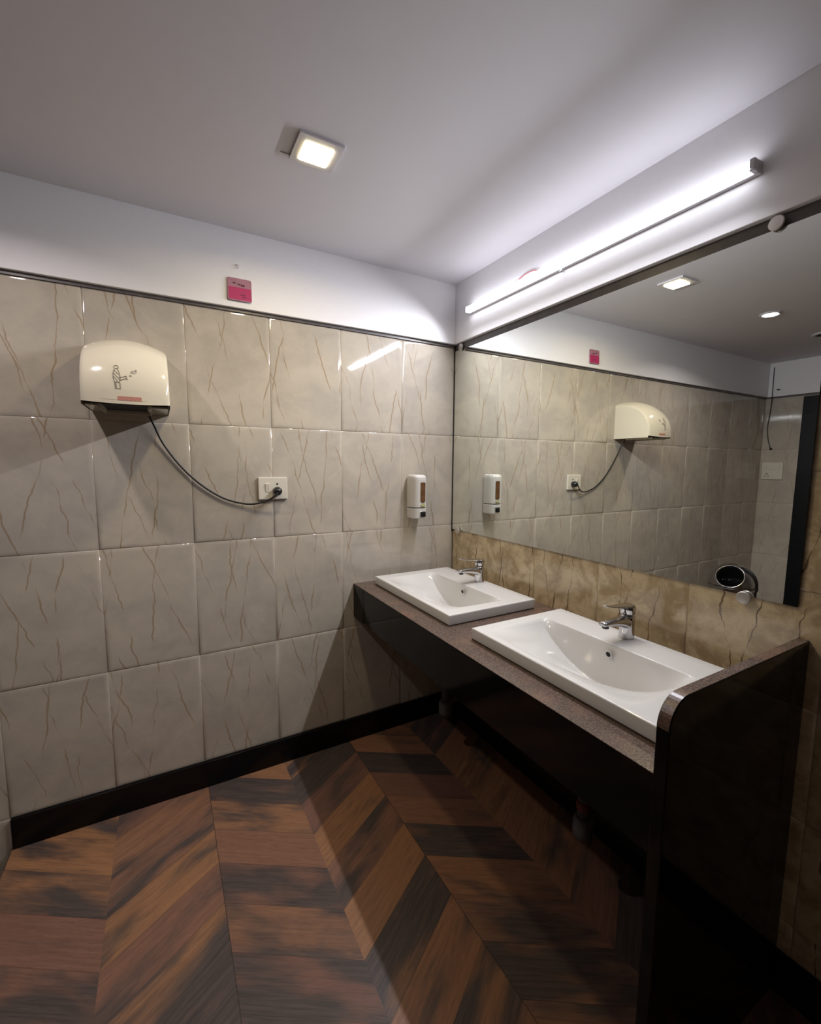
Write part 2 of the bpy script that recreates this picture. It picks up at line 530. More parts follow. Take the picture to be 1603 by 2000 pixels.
def part(name, bm, mat, root, **kw):
    o = finish(name, bm, mat, **kw)
    o.parent = root
    o.matrix_parent_inverse = Matrix.Translation(-root.location)
    return o


BX0, BX1 = -0.476, -0.072          # basin footprint in x
NEAR = (-1.4495, -0.798)           # y span of the near basin
FAR = (-0.672, -0.064)
CH = 0.045
holes = [(h[0] + CH, h[1] - CH) for h in (FAR, NEAR)]
bm = bmesh.new()
hx0, hx1 = BX0 + 0.02, BX1 - 0.02
TTH = 0.02
box(bm, XF + 0.001, hx0, YE + 0.0004, -0.0006, CT - TTH, CT)
box(bm, hx1, -0.0006, YE + 0.0004, -0.0006, CT - TTH, CT)
for a, b in ((YE + 0.0004, holes[1][0]), (holes[1][1], holes[0][0]), (holes[0][1], -0.0006)):
    box(bm, hx0, hx1, a, b, CT - TTH, CT)
part('worktop', bm, M['brown_granite'], ct)
bm = bmesh.new()
box(bm, XF + 0.0009, XF + 0.02, YE + 0.0004, -0.0006, 0.618, CT - TTH - 0.0003)
box(bm, XF, XF + 0.0009, YE + 0.0004, -0.0006, 0.618, CT - 0.0010)
part('apron', bm, M['black_granite'], ct)
# upright end slab with a rounded upper front corner
bm = bmesh.new()
ZS, RS = 0.925, 0.055
XE = XF - 0.002
prof = [(-0.0006, 0.0), (XE, 0.0), (XE, ZS - RS)]
for k in range(1, 13):
    a = math.pi / 2 * k / 12
    prof.append((XE + RS - RS * math.cos(a), ZS - RS + RS * math.sin(a)))
prof.append((-0.0006, ZS))
A = [bm.verts.new((x, YE, z)) for x, z in prof]
B = [bm.verts.new((x, YE - 0.025, z)) for x, z in prof]
bm.faces.new(A[::-1]); bm.faces.new(B)
for k in range(len(prof)):
    q = (k + 1) % len(prof)
    bm.faces.new((A[k], A[q], B[q], B[k]))
part('end_slab', bm, [M['black_granite']], ct, bevel=0.0025, seg=3)
# reflections painted as a brown skin on the black slab (top and rounded corner)
bm = bmesh.new()
pp = prof[2:]
A = [bm.verts.new((x, YE - 0.002, z)) for x, z in pp]
B = [bm.verts.new((x, YE - 0.023, z)) for x, z in pp]
nrm = []
A2, B2 = [], []
for k, (x, z) in enumerate(pp):
    if k < 13:
        a = math.pi / 2 * min(k, 12) / 12
        dx, dz = -math.cos(a), math.sin(a)
    else:
        dx, dz = 0, 1
    e = 0.0006
    A2.append(bm.verts.new((x + dx * e, YE - 0.002, z + dz * e)))
    B2.append(bm.verts.new((x + dx * e, YE - 0.023, z + dz * e)))
for k in range(len(pp) - 1):
    bm.faces.new((A2[k], A2[k + 1], B2[k + 1], B2[k]))
    bm.faces.new((A[k], A[k + 1], A2[k + 1], A2[k]))
    bm.faces.new((B[k], B2[k], B2[k + 1], B[k + 1]))
part('slab_edge_sheen', bm, M['brown_granite'], ct)


# ------------------------------------------------------------------ basins
def bowl_depth(x, y, yc):
    """0 at the rim; a trough curved along y that deepens towards its steep back wall"""
    hw = 0.246
    q = 1 - ((y - yc) / hw) ** 2
    if q <= 0: return 0.0
    xb, xf = -0.206, -0.455
    if x <= xf or x >= xb + 0.012: return 0.0
    D = 0.128 * q ** 0.93
    if x > xb - 0.012:
        s = (xb + 0.012 - x) / 0.024
        return D * min(1.0, s)
    return D * ((x - xf) / (xb - 0.012 - xf)) ** 1.15


def make_basin(yspan, yc, label, name='washbasin'):
    y0, y1 = yspan
    top = CT + 0.040
    root = thing(name, label, 'washbasin', ((BX0 + BX1) / 2, (y0 + y1) / 2, CT), 'rectangular basins set in the counter')
    bm = bmesh.new()
    ed = [0.0, 0.0008, 0.0025, 0.005]
    xs = [BX0 + e for e in ed] + [BX0 + 0.02 + (-0.222 - BX0 - 0.02) * k / 34 for k in range(35)]
    xs += [-0.218, -0.2165, -0.213, -0.209, -0.205, -0.2, -0.196, -0.1945, -0.193, -0.188, -0.17, -0.14, -0.11] + [BX1 - e for e in ed[::-1]]
    n = 72
    ys = [y0 + e for e in ed] + [y0 + 0.008 + (y1 - y0 - 0.016) * k / n for k in range(n + 1)] + [y1 - e for e in ed[::-1]]
    drop = [0.005, 0.0022, 0.0006, 0.0]

    def edge(i, L):
        j = min(i, L - 1 - i)
        return drop[j] if j < 4 else 0.0
    G = []
    for i, x in enumerate(xs):
        G.append([bm.verts.new((x, y, top - max(edge(i, len(xs)), edge(j, len(ys))) - bowl_depth(x, y, yc))) for j, y in enumerate(ys)])
    for i in range(len(xs) - 1):
        for j in range(len(ys) - 1):
            bm.faces.new((G[i][j], G[i + 1][j], G[i + 1][j + 1], G[i][j + 1]))
    rim = [G[i][0] for i in range(len(xs))] + [G[-1][j] for j in range(1, len(ys))] + [G[i][-1] for i in range(len(xs) - 2, -1, -1)] + [G[0][j] for j in range(len(ys) - 2, 0, -1)]
    ins = 0.004
    lo = []
    for v in rim:
        x = min(max(v.co.x, BX0 + ins), BX1 - ins); y = min(max(v.co.y, y0 + ins), y1 - ins)
        lo.append(bm.verts.new((x, y, CT + 0.0015)))
    for k in range(len(rim)):
        q = (k + 1) % len(rim)
        bm.faces.new((rim[k], rim[q], lo[q], lo[k]))
    part('bowl', bm, M['ceramic'], root, smooth=True)
    # dirty sealant line round the foot
    bm = bmesh.new()
    box(bm, BX0 + 0.0015, BX0 + 0.02, y0 + 0.0015, y1 - 0.0015, CT, CT + 0.003)
    box(bm, BX1 - 0.02, BX1 - 0.003, y0 + 0.0015, y1 - 0.0015, CT, CT + 0.003)
    box(bm, BX0 + 0.02, BX1 - 0.02, y0 + 0.0015, y0 + 0.02, CT, CT + 0.003)
    box(bm, BX0 + 0.02, BX1 - 0.02, y1 - 0.02, y1 - 0.0015, CT, CT + 0.003)
    part('sealant', bm, M['caulk'], root)
    # overflow: chrome ring with a dark hole in the back wall
    bm = bmesh.new()
    xo, yo, zo = -0.2085, yc - 0.012, top - 0.027
    # back wall leans: build ring in its plane
    seg = 24
    rings = []
    for r, d in ((0.0075, 0.0), (0.0110, -0.0012), (0.0125, 0.0)):
        rings.append([bm.verts.new((xo - 0.0015 + d - 0.19 * r * math.sin(2 * math.pi * k / seg) * 1.0, yo + r * math.cos(2 * math.pi * k / seg), zo - r * 0.98 * math.sin(2 * math.pi * k / seg) * -1)) for k in range(seg)])
    for A_, B_ in zip(rings, rings[1:]):
        for k in range(seg): bm.faces.new((A_[k], A_[(k + 1) % seg], B_[(k + 1) % seg], B_[k]))
    part('overflow_ring', bm, M['ceramic'], root, smooth=True)
    bm = bmesh.new()
    lathe(bm, [(0.0078, -0.0016), (0.0078, 0.002)], (xo, yo, zo), 'x', 20)
    part('overflow_hole', bm, M['void'], root)
    return root


make_basin(FAR, -0.372, 'white rectangular basin at far end of counter, beside soap dispenser wall')
make_basin(NEAR, -1.087, 'white rectangular basin nearest to the raised black end slab')


# ------------------------------------------------------------------ taps
def make_tap(x, y, label):
    z = CT + 0.040
    root = thing('basin_tap', label, 'tap', (x, y, z), 'chrome mixer taps')
    R = 0.0215
    bm = bmesh.new()
    # body
    lathe(bm, [(R + 0.001, 0.0), (R + 0.0005, 0.004), (R - 0.0005, 0.03), (R, 0.055), (R, 0.068), (R - 0.0015, 0.070), (R - 0.0045, 0.071), (R - 0.0045, 0.075), (0, 0.075)], (x, y, z), 'z', 36)
    part('body', bm, M['chrome'], root, smooth=True)
    # spout: grows out of the body, thins to its mouth
    bm = bmesh.new()
    prof = [(0.006, 0.049, 0.0200, 0.0215), (-0.012, 0.050, 0.0200, 0.0200), (-0.030, 0.0535, 0.0190, 0.0155), (-0.055, 0.0575, 0.0175, 0.0118), (-0.085, 0.0600, 0.0158, 0.0088), (-0.108, 0.0605, 0.0138, 0.0064), (-0.116, 0.0600, 0.0120, 0.0050)]
    rings = []
    seg = 20
    for dx, dz, hw, hh in prof:
        ring = []
        for k in range(seg):
            a = 2 * math.pi * k / seg
            cy = math.copysign(abs(math.cos(a)) ** 0.7, math.cos(a)); sz = math.copysign(abs(math.sin(a)) ** 0.8, math.sin(a))
            ring.append(bm.verts.new((x + dx, y + hw * cy, z + dz + hh * sz)))
        rings.append(ring)
    for A_, B_ in zip(rings, rings[1:]):
        for k in range(seg): bm.faces.new((A_[k], A_[(k + 1) % seg], B_[(k + 1) % seg], B_[k]))
    bm.faces.new(rings[0]); bm.faces.new(rings[-1])
    sp_ = part('spout', bm, M['chrome'], root, smooth=True)
    bm = bmesh.new()
    lathe(bm, [(0.0095, 0.0), (0.0095, -0.009), (0.0080, -0.0095), (0.0, -0.0090)], (x - 0.100, y, z + 0.0555), 'z', 20)
    o = part('aerator', bm, M['black_plastic'], sp_)
    
    # handle cartridge dome with a flat lever
    bm = bmesh.new()
    lathe(bm, [(R - 0.002, 0.0745), (R, 0.0775), (R, 0.094), (R - 0.002, 0.101), (R - 0.008, 0.1035), (0, 0.104)], (x, y, z), 'z', 36)
    hd = part('handle', bm, M['chrome'], root, smooth=True)
    bm = bmesh.new()
    rings = []
    for dx, dz, hw, hh in ((0.012, 0.0985, 0.0165, 0.0045), (-0.010, 0.1000, 0.0185, 0.0048), (-0.035, 0.1025, 0.0165, 0.0036), (-0.065, 0.1055, 0.0135, 0.0028), (-0.090, 0.1095, 0.0115, 0.0024), (-0.108, 0.1145, 0.0095, 0.0020), (-0.113, 0.1165, 0.006, 0.0012)):
        ring = []
        for k in range(seg):
            a = 2 * math.pi * k / seg
            ring.append(bm.verts.new((x + dx, y + hw * math.cos(a), z + dz + hh * math.sin(a))))
        rings.append(ring)
    for A_, B_ in zip(rings, rings[1:]):
        for k in range(seg): bm.faces.new((A_[k], A_[(k + 1) % seg], B_[(k + 1) % seg], B_[k]))
    bm.faces.new(rings[0]); bm.faces.new(rings[-1])
    o = part('lever', bm, M['chrome'], hd, smooth=True)
    return root


make_tap(-0.110, -0.372, 'chrome single-lever tap on the far basin near the room corner')
make_tap(-0.110, -1.085, 'chrome single-lever tap on the near basin by the black end slab')

# ------------------------------------------------------------------ mirror and its studs
bm = bmesh.new()
box(bm, -0.0075, -0.0025, -1.4475, -0.0095, 1.000, 1.897)
mir = finish('wall_mirror', bm, [M['mirror'], M['seal']])
for p in mir.data.polygons:
    p.material_index = 0 if p.normal.x < -0.9 else 1
tag(mir, 'large frameless rectangular mirror on wall above both basins', 'mirror')
for (sy, sz, lab) in ((-0.066, 1.905, 'small round mirror stud at top corner beside the left wall'), (-1.338, 1.908, 'round silver mirror stud on the top edge, right part'),
                      (-0.066, 0.999, 'small round mirror stud at bottom corner above far basin'), (-1.340, 0.995, 'round pale mirror stud on bottom edge above black end slab')):
    bm = bmesh.new()
    lathe(bm, [(0.007, 0.0), (0.007, -0.012), (0.0155, -0.0125), (0.0165, -0.014), (0.0165, -0.018), (0.0150, -0.0195), (0.0, -0.020)], (0.0, sy, sz), 'x', 28)
    tag(finish('mirror_stud', bm, M['stud_cap'], smooth=False, loc=(0.0, sy, sz)), lab, 'mirror fixing', 'round studs holding the mirror')

# ------------------------------------------------------------------ tube light
ty0, ty1 = -1.300, -0.150
tl = thing('tube_light', 'long lit white batten tube light above the mirror', 'light', (-BP, (ty0 + ty1) / 2, 2.045))
bm = bmesh.new()
box(bm, -BP - 0.014, -BP, ty0, ty1, 2.034, 2.064)
part('batten', bm, M['fixture_white'], tl, bevel=0.002)
bm = bmesh.new()
pr = [(-BP - 0.0142, 2.0365), (-BP - 0.030, 2.0365), (-BP - 0.0345, 2.040), (-BP - 0.036, 2.049), (-BP - 0.0345, 2.058), (-BP - 0.030, 2.0615), (-BP - 0.0142, 2.0615)]
A = [bm.verts.new((x, ty0 + 0.012, z)) for x, z in pr]
B = [bm.verts.new((x, ty1 - 0.006, z)) for x, z in pr]
for k in range(len(pr)):
    q = (k + 1) % len(pr)
    bm.faces.new((A[k], A[q], B[q], B[k]))
bm.faces.new(A); bm.faces.new(B[::-1])
part('diffuser', bm, M['tube_glow'], tl)
for a, b in ((ty0, ty0 + 0.012), (ty1 - 0.006, ty1)):
    bm = bmesh.new()
    box(bm, -BP - 0.037, -BP - 0.0141, a, b, 2.0355, 2.0625)
    part('end_cap', bm, M['fixture_white'], tl, bevel=0.002)

# loose wire running along the top of the tube
wy = [(-0.575, 2.076), (-0.545, 2.084), (-0.505, 2.084), (-0.46, 2.074), (-0.38, 2.070), (-0.29, 2.069), (-0.22, 2.066)]
bm = bmesh.new()
tube(bm, spline([(-BP - 0.006, y, z) for y, z in wy[:4]]), 0.0016, 8)
w = tag(finish('loose_wire', bm, M['red_wire'], smooth=True), 'short loose red wire looping over the top of the tube light', 'wire')
bm = bmesh.new()
tube(bm, spline([(-BP - 0.006, y, z) for y, z in wy[3:]]), 0.0013, 8)
finish('white_end', bm, M['white_wire'], w, smooth=True)
bm = bmesh.new()
lathe(bm, [(0.002, 0.0), (0.002, -0.012), (0.0055, -0.013), (0.0055, -0.017), (0.0, -0.018)], (-BP, -0.700, 2.026), 'x', 14)
tag(finish('screw', bm, M['steel'], smooth=False), 'dark screw head just below the tube light', 'screw')

# ------------------------------------------------------------------ ceiling lamps
sq = thing('square_downlight', 'square warm lit downlight with its plate shifted off the ceiling hole', 'light', (-0.893, -0.580, ZC))
bm = bmesh.new()
px0, px1, py0, py1, e = -0.955, -0.831, -0.641, -0.520, 0.0
gx0, gx1, gy0, gy1 = -0.934, -0.852, -0.618, -0.538
zt, zb = ZC - 0.0005, ZC - 0.007
box(bm, px0, gx0, py0, py1, zb, zt); box(bm, gx1, px1, py0, py1, zb, zt)
box(bm, gx0, gx1, py0, gy0, zb, zt); box(bm, gx0, gx1, gy1, py1, zb, zt)
part('plate', bm, M['fixture_white'], sq)
bm = bmesh.new()
box(bm, gx0 + 0.001, gx1 - 0.001, gy0 + 0.001, gy1 - 0.001, zb - 0.0035, zb + 0.004)
part('diffuser', bm, M['panel_glow'], sq, bevel=0.002)
bm = bmesh.new()
box(bm, gx0 + .0003, gx1 - 0.0003, gy0 + 0.0003, gy1 - .0003, zb + 0.003, ZC + 0.045)
part('housing', bm, M['steel'], sq)

rd = thing('round_downlight', 'small round lit downlight seen in the mirror beside the square one', 'light', (-1.793, -0.599, ZC))
bm = bmesh.new()
lathe(bm, [(0.052, 0.0), (0.052, -0.004), (0.046, -0.008), (0.038, -0.006), (0.038, 0.0)], (-1.793, -0.599, ZC), 'z', 32)
part('ring', bm, M['fixture_white'], rd, smooth=False)
bm = bmesh.new()
lathe(bm, [(0.0, -0.0075), (0.037, -0.0078), (0.037, -0.0055), (0.0, -0.0055)], (-1.793, -0.599, ZC), 'z', 32)
part('lens', bm, M['spot_glow'], rd)
vt = thing('ceiling_vent', 'unlit pale ceiling fitting at the right edge of the mirror reflection', 'ceiling fitting', (-2.56, -0.60, ZC))
bm = bmesh.new()
lathe(bm, [(0.09, 0.0), (0.09, -0.006), (0.085, -0.010), (0.070, -0.010), (0.066, -0.001), (0.066, 0)], (-2.56, -0.62, ZC), 'z', 36)
part('rim', bm, M['fixture_white'], vt)
bm = bmesh.new()
lathe(bm, [(0.066, 0.0), (0.066, -0.004), (0.0, -0.004)], (-2.56, -0.62, ZC), 'z', 36)
part('insert', bm, M['void'], vt)

# ------------------------------------------------------------------ hand dryer
dx0, dx1, dz0 = -1.517, -1.283, 1.507
dxc, dhw = (dx0 + dx1) / 2, (dx1 - dx0) / 2
hdr = thing('hand_dryer', 'ivory wall-mounted hand dryer with curved front, plugged in by a black cord', 'hand dryer', (dxc, 0.0, dz0))
DEP, HGT = 0.258, 0.243


def dryer_pt(u, a):
    """u across -1..1, a 0 = top at the wall .. 1 = front lower lip"""
    th = min(a, 1.0) * math.pi / 2 * 0.99999
    H = HGT * (1 - 0.13 * u * u)
    D = DEP * (1 - 0.07 * u * u)
    taper = 1 - 0.015 * (1 - a)
    yy = -D * math.sin(th) ** 0.92
    zz = dz0 + 0.004 + (H - 0.004) * math.cos(th) ** 0.80 + 0.006 * u * u * a
    return Vector((dxc + dhw * u * taper, yy, zz))


bm = bmesh.new()
nu, na = 36, 28
us = [math.sin(math.pi / 2 * (2 * k / nu - 1)) for k in range(nu + 1)]
G = []
for u in us:
    rr = 1.0
    col_ = []
    for j in range(na + 1):
        p = dryer_pt(u, j / na)
        # round the shoulder between front and cheek
        k = abs(u)
        if k > 0.9:
            s = (k - 0.9) / 0.1
            off = 0.006 * (1 - math.sqrt(max(0.0, 1 - s * s)))
            c = Vector((p.x, 0.0, dz0))
            d = (c - p); L = d.length
            p = p + d.normalized() * min(off, L)
        col_.append(bm.verts.new(p))
    G.append(col_)
for i in range(nu):
    for j in range(na):
        bm.faces.new((G[i][j], G[i][j + 1], G[i + 1][j + 1], G[i + 1][j]))
# cheeks
for side in (0, nu):
    base = [bm.verts.new((G[side][j].co.x, 0.0 if j == 0 else G[side][j].co.y, dz0)) for j in range(na + 1)]
    for j in range(na):
        if side == 0: bm.faces.new((G[0][j], base[j], base[j + 1], G[0][j + 1]))
        else: bm.faces.new((G[nu][j], G[nu][j + 1], base[j + 1], base[j]))
body = part('shell', bm, M['ivory'], hdr, smooth=True)
for p in body.data.polygons:
    if abs(p.normal.x) > 0.95: p.use_smooth = False
# underside plate with the outlet
bm = bmesh.new()
ux0, ux1 = dxc - 0.066, dxc + 0.052
yf, yk = -0.240, -0.050
box(bm, dx0 + 0.006, ux0, yf + 0.03, -0.002, dz0 + 0.001, dz0 + 0.006)
box(bm, ux1, dx1 - 0.006, yf + 0.03, -0.002, dz0 + 0.001, dz0 + 0.006)
box(bm, ux0, ux1, yk, -0.002, dz0 + 0.001, dz0 + 0.006)
part('underside', bm, M['ivory'], hdr)
bm = bmesh.new()
box(bm, ux0, ux1, yf, yk, dz0 + 0.004, dz0 + 0.008)
part('air_outlet', bm, M['void'], hdr)
bm = bmesh.new()
zl, zh = dz0 - 0.008, dz0 + 0.006
box(bm, ux0 - 0.008, ux1 + 0.012, yk - 0.004, yk + 0.002, zl, zh)
box(bm, ux0 - 0.010, ux0 - 0.003, yk - 0.004, yf + 0.012, zl, zh)
box(bm, ux1 + 0.004, ux1 + 0.012, yk - 0.004, yf + 0.012, zl, zh)
part('outlet_frame', bm, M['ivory'], hdr, bevel=0.001)
# printed pictogram and red line of print, lying on the shell


def on_shell(u, a, off=0.0007):
    p = dryer_pt(u, a)
    n = (dryer_pt(u + 0.01, a) - p).cross(dryer_pt(u, a + 0.01) - p).normalized()
    if n.y > 0: n = -n
    return p + n * off


def decal(name, strokes, mat, rad=0.0008):
    bm = bmesh.new()
    for s in strokes:
        tube(bm, [on_shell(u, 0.73 + (a - 0.385) * 0.53) for u, a in s], rad, 5)
    return part(name, bm, mat, hdr)


def circ(cu, ca, ru, ra, n=14): return [(cu + ru * math.cos(2 * math.pi * k / n), ca + ra * math.sin(2 * math.pi * k / n)) for k in range(n + 1)]


decal('pictogram', [circ(-0.195, 0.415, 0.050, 0.030),
                    [(-0.235, 0.455), (-0.265, 0.52), (-0.262, 0.60), (-0.235, 0.655), (-0.135, 0.66), (-0.11, 0.60), (-0.125, 0.52), (-0.165, 0.445)],
                    [(-0.235, 0.47), (-0.15, 0.54)], [(-0.25, 0.52), (-0.13, 0.61)], [(-0.25, 0.57), (-0.17, 0.645)],
                    [(-0.235, 0.66), (-0.222, 0.745), (-0.115, 0.745), (-0.12, 0.665)], [(-0.21, 0.67), (-0.20, 0.735)],
                    [(-0.13, 0.58), (-0.04, 0.575), (0.02, 0.555), (0.035, 0.60), (-0.01, 0.60), (-0.06, 0.615), (-0.12, 0.63)], [(0.02, 0.555), (0.045, 0.615)]],
      M['ink_grey'])
decal('pictogram_air', [circ(0.12, 0.545, 0.016, 0.012, 8), [(0.13, 0.49), (0.17, 0.46), (0.20, 0.475), (0.25, 0.43), (0.26, 0.47), (0.21, 0.505), (0.15, 0.505), (0.13, 0.49)],
                        [(0.15, 0.485), (0.24, 0.455)]], M['ink_pale'], 0.0009)
bm = bmesh.new()
for k in range(13):
    u0 = -0.19 + k * 0.0415
    q = [on_shell(u0, 0.966, 0.0006), on_shell(u0 + 0.032, 0.966, 0.0006), on_shell(u0 + 0.032, 0.987, 0.0006), on_shell(u0, 0.987, 0.0006)]
    bm.faces.new([bm.verts.new(p) for p in q])
part('print', bm, M['red_print'], hdr)
bm = bmesh.new()
uu = [-0.52 + 1.0 * k / 16 for k in range(17)]
for a0_, a1_ in ((0.925, 0.985),):
    T_ = [bm.verts.new(on_shell(u, a0_, 0.0003)) for u in uu]; B_ = [bm.verts.new(on_shell(u, a1_, 0.0003)) for u in uu]
    for k in range(16): bm.faces.new((T_[k], T_[k + 1], B_[k + 1], B_[k]))
part('sticker', bm, M['ivory'], hdr)
# cord and plug
bm = bmesh.new()
cord = [(-1.352, -0.050, 1.512), (-1.334, -0.026, 1.468), (-1.307, -0.014, 1.402), (-1.255, -0.010, 1.322), (-1.190, -0.010, 1.252), (-1.113, -0.010, 1.197),
        (-1.040, -0.012, 1.172), (-0.985, -0.020, 1.170), (-0.938, -0.034, 1.186), (-0.915, -0.046, 1.204), (-0.905, -0.046, 1.214)]
tube(bm, spline(cord, 10), 0.0036, 10)
part('cord', bm, M['cable'], hdr, smooth=True)
bm = bmesh.new()
lathe(bm, [(0.013, -0.0125), (0.0175, -0.014), (0.0180, -0.030), (0.015, -0.040), (0.008, -0.047), (0.0, -0.048)], (-0.902, 0.0, 1.219), 'y', 28)
part('plug', bm, M['black_plastic'], hdr, smooth=True)

# switch and socket plate beside the dryer
sw = thing('socket_plate', 'ivory switch and socket plate holding the black dryer plug', 'socket', (-0.917, 0.0, 1.229))
bm = bmesh.new()
box(bm, -0.976, -0.858, -0.0115, 0.0, 1.184, 1.276)
part('plate', bm, M['plate'], sw, bevel=0.003, seg=3)
bm = bmesh.new()
v = box(bm, -0.948, -0.931, -0.0165, -0.010, 1.214, 1.250)
for q in v:
    if q.co.y < -0.012 and q.co.z < 1.22: q.co.y += 0.004
part('rocker', bm, M['plate'], sw, bevel=0.001)
bm = bmesh.new()
for xx, zz, rr in ((-0.900, 1.248, 0.0040), (-0.911, 1.225, 0.003), (-0.889, 1.225, 0.003)):
    lathe(bm, [(rr, -0.0122), (rr, -0.0110)], (xx, 0, zz), 'y', 14)
part('socket_holes', bm, M['void'], sw)

# ------------------------------------------------------------------ soap dispenser
sd_ = thing('soap_dispenser', 'white wall soap dispenser with amber window above the far basin', 'soap dispenser', (-0.235, 0.0, 1.06))
sx0, sx1 = -0.281, -0.206


def dshape(x0_, x1_, yb, yf_, n=14):
    """D-section: flat at the wall, rounded in front"""
    xc_, hw_ = (x0_ + x1_) / 2, (x1_ - x0_) / 2
    pts_ = [(x1_, yb)]
    d = yf_ - yb
    for k in range(n + 1):
        a = math.pi * k / n
        pts_.append((xc_ + hw_ * math.copysign(abs(math.cos(a)) ** 0.62, math.cos(a)), yb + d * (0.45 + 0.55 * math.sin(a) ** 0.8)))
    pts_.append((x0_, yb))
    return pts_


def dloft(bm, secs):
    rings = []
    for x0_, x1_, yb, yf_, z_ in secs:
        rings.append([bm.verts.new((a, b, z_)) for a, b in dshape(x0_, x1_, yb, yf_)])
    n = len(rings[0])
    for A_, B_ in zip(rings, rings[1:]):
        for k in range(n): bm.faces.new((A_[k], A_[(k + 1) % n], B_[(k + 1) % n], B_[k]))
    bm.faces.new(rings[0]); bm.faces.new(rings[-1])


bm = bmesh.new()
box(bm, sx0 + 0.004, sx1 - 0.004, -0.014, 0.0, 1.075, 1.270)
part('wall_plate', bm, M['white_plastic'], sd_, bevel=0.003)
bm = bmesh.new()
dloft(bm, [(sx0, sx1, -0.012, -0.088, 1.128), (sx0, sx1, -0.012, -0.090, 1.130), (sx0, sx1, -0.012, -0.090, 1.262), (sx0 + 0.001, sx1 - 0.001, -0.012, -0.089, 1.272), (sx0 + 0.004, sx1 - 0.004, -0.012, -0.084, 1.280), (sx0 + 0.010, sx1 - 0.010, -0.012, -0.075, 1.284)])
part('housing', bm, M['white_plastic'], sd_, bevel=0.001)
bm = bmesh.new()
dloft(bm, [(sx0 + 0.003, sx1 - 0.003, -0.012, -0.080, 1.073), (sx0, sx1, -0.012, -0.088, 1.078), (sx0, sx1, -0.012, -0.090, 1.122), (sx0, sx1, -0.012, -0.088, 1.124)])
part('pump_base', bm, M['white_plastic'], sd_, bevel=0.001)
sxc = (sx0 + sx1) / 2 + 0.006
bm = bmesh.new()
A = []
wpts = [(-0.0130, 1.158), (-0.0085, 1.153), (0.0, 1.1515), (0.0085, 1.153), (0.0130, 1.158), (0.0130, 1.245), (0.0105, 1.2485), (-0.0105, 1.2485), (-0.0130, 1.245)]
for dy in (-0.0918, -0.080): A.append([bm.verts.new((sxc + a, dy, b)) for a, b in wpts])
for k in range(9): bm.faces.new((A[0][k], A[0][(k + 1) % 9], A[1][(k + 1) % 9], A[1][k]))
bm.faces.new(A[0]); bm.faces.new(A[1][::-1])
part('window', bm, M['amber'], sd_)
bm = bmesh.new()
lathe(bm, [(0.0125, -0.080), (0.0125, -0.0922), (0.0115, -0.0928), (0, -0.0928)], (sxc, 0, 1.139), 'y', 24)
for q in bm.verts: q.co.z = 1.139 + (q.co.z - 1.139) * 0.52
bd = part('badge', bm, M['logo_green'], sd_)
bm = bmesh.new()
lathe(bm, [(0.0085, -0.0930), (0.0085, -0.0934), (0, -0.0934)], (sxc, 0, 1.139), 'y', 20)
for q in bm.verts: q.co.z = 1.139 + (q.co.z - 1.139) * 0.34
o = part('badge_mark', bm, M['logo_pale'], bd)
bm = bmesh.new()
box(bm, sxc - 0.0145, sxc + 0.0145, -0.0955, -0.080, 1.082, 1.110)
part('push_button', bm, M['chrome'], sd_, bevel=0.003, seg=3)
bm = bmesh.new()
box(bm, sxc - 0.0135, sxc + 0.0135, -0.0962, -0.0945, 1.084, 1.104)
part('button_face', bm, M['black_plastic'], sd_, bevel=0.001)
bm = bmesh.new()
dloft(bm, [(sx0 + 0.002, sx1 - 0.002, -0.012, -0.084, 1.1235), (sx0 + 0.002, sx1 - 0.002, -0.012, -0.084, 1.1285)])
part('gap', bm, M['void'], sd_)

# ------------------------------------------------------------------ pink card and mark above it
pc = thing('pink_card', 'small pink and magenta card with handwriting on the white wall band', 'card', (-1.022, -BP, 2.0))


def rr_rect(x0_, x1_, z0_, z1_, r, corners=(1, 1, 1, 1)):
    out = []
    for (cx_, cz_, a0), on in zip(((x1_ - r, z1_ - r, 0), (x0_ + r, z1_ - r, 90), (x0_ + r, z0_ + r, 180), (x1_ - r, z0_ + r, 270)), corners):
        if on:
            for k in range(6):
                a = math.radians(a0 + 90 * k / 5); out.append((cx_ + r * math.cos(a), cz_ + r * math.sin(a)))
        else:
            out.append((cx_ + r * math.copysign(1, math.cos(math.radians(a0 + 45))), cz_ + r * math.copysign(1, math.sin(math.radians(a0 + 45)))))
    return out


def slab(bm, pts_, yb, yf_, tilt=0.0, z_ref=2.04):
    A_ = [bm.verts.new((a, yb - (z_ref - b) * tilt, b)) for a, b in pts_]
    B_ = [bm.verts.new((a, yf_ - (z_ref - b) * tilt, b)) for a, b in pts_]
    n = len(pts_)
    for k in range(n): bm.faces.new((A_[k], A_[(k + 1) % n], B_[(k + 1) % n], B_[k]))
    bm.faces.new(A_[::-1]); bm.faces.new(B_)


TL = 0.05
kx0, kx1, kz0, kz1 = -1.068, -0.981, 1.9515, 2.034
bm = bmesh.new(); slab(bm, rr_rect(kx0, kx1, kz0, kz1, 0.006), -BP - 0.0005, -BP - 0.004, TL)
part('board', bm, M['pale_pink'], pc)
bm = bmesh.new(); slab(bm, rr_rect(kx0 + 0.0035, kx1 - 0.003, kz0 + 0.0035, kz0 + 0.049, 0.005, (0, 0, 1, 1)), -BP - 0.0035, -BP - 0.0045, TL)
part('lower_panel', bm, M['pink'], pc)


def scribble(name, strokes, mat, rad):
    bm = bmesh.new()
    for s in strokes:
        tube(bm, [(a, -BP - 0.0047 - (2.04 - b) * TL, b) for a, b in s], rad, 5)
    part(name, bm, mat, pc)


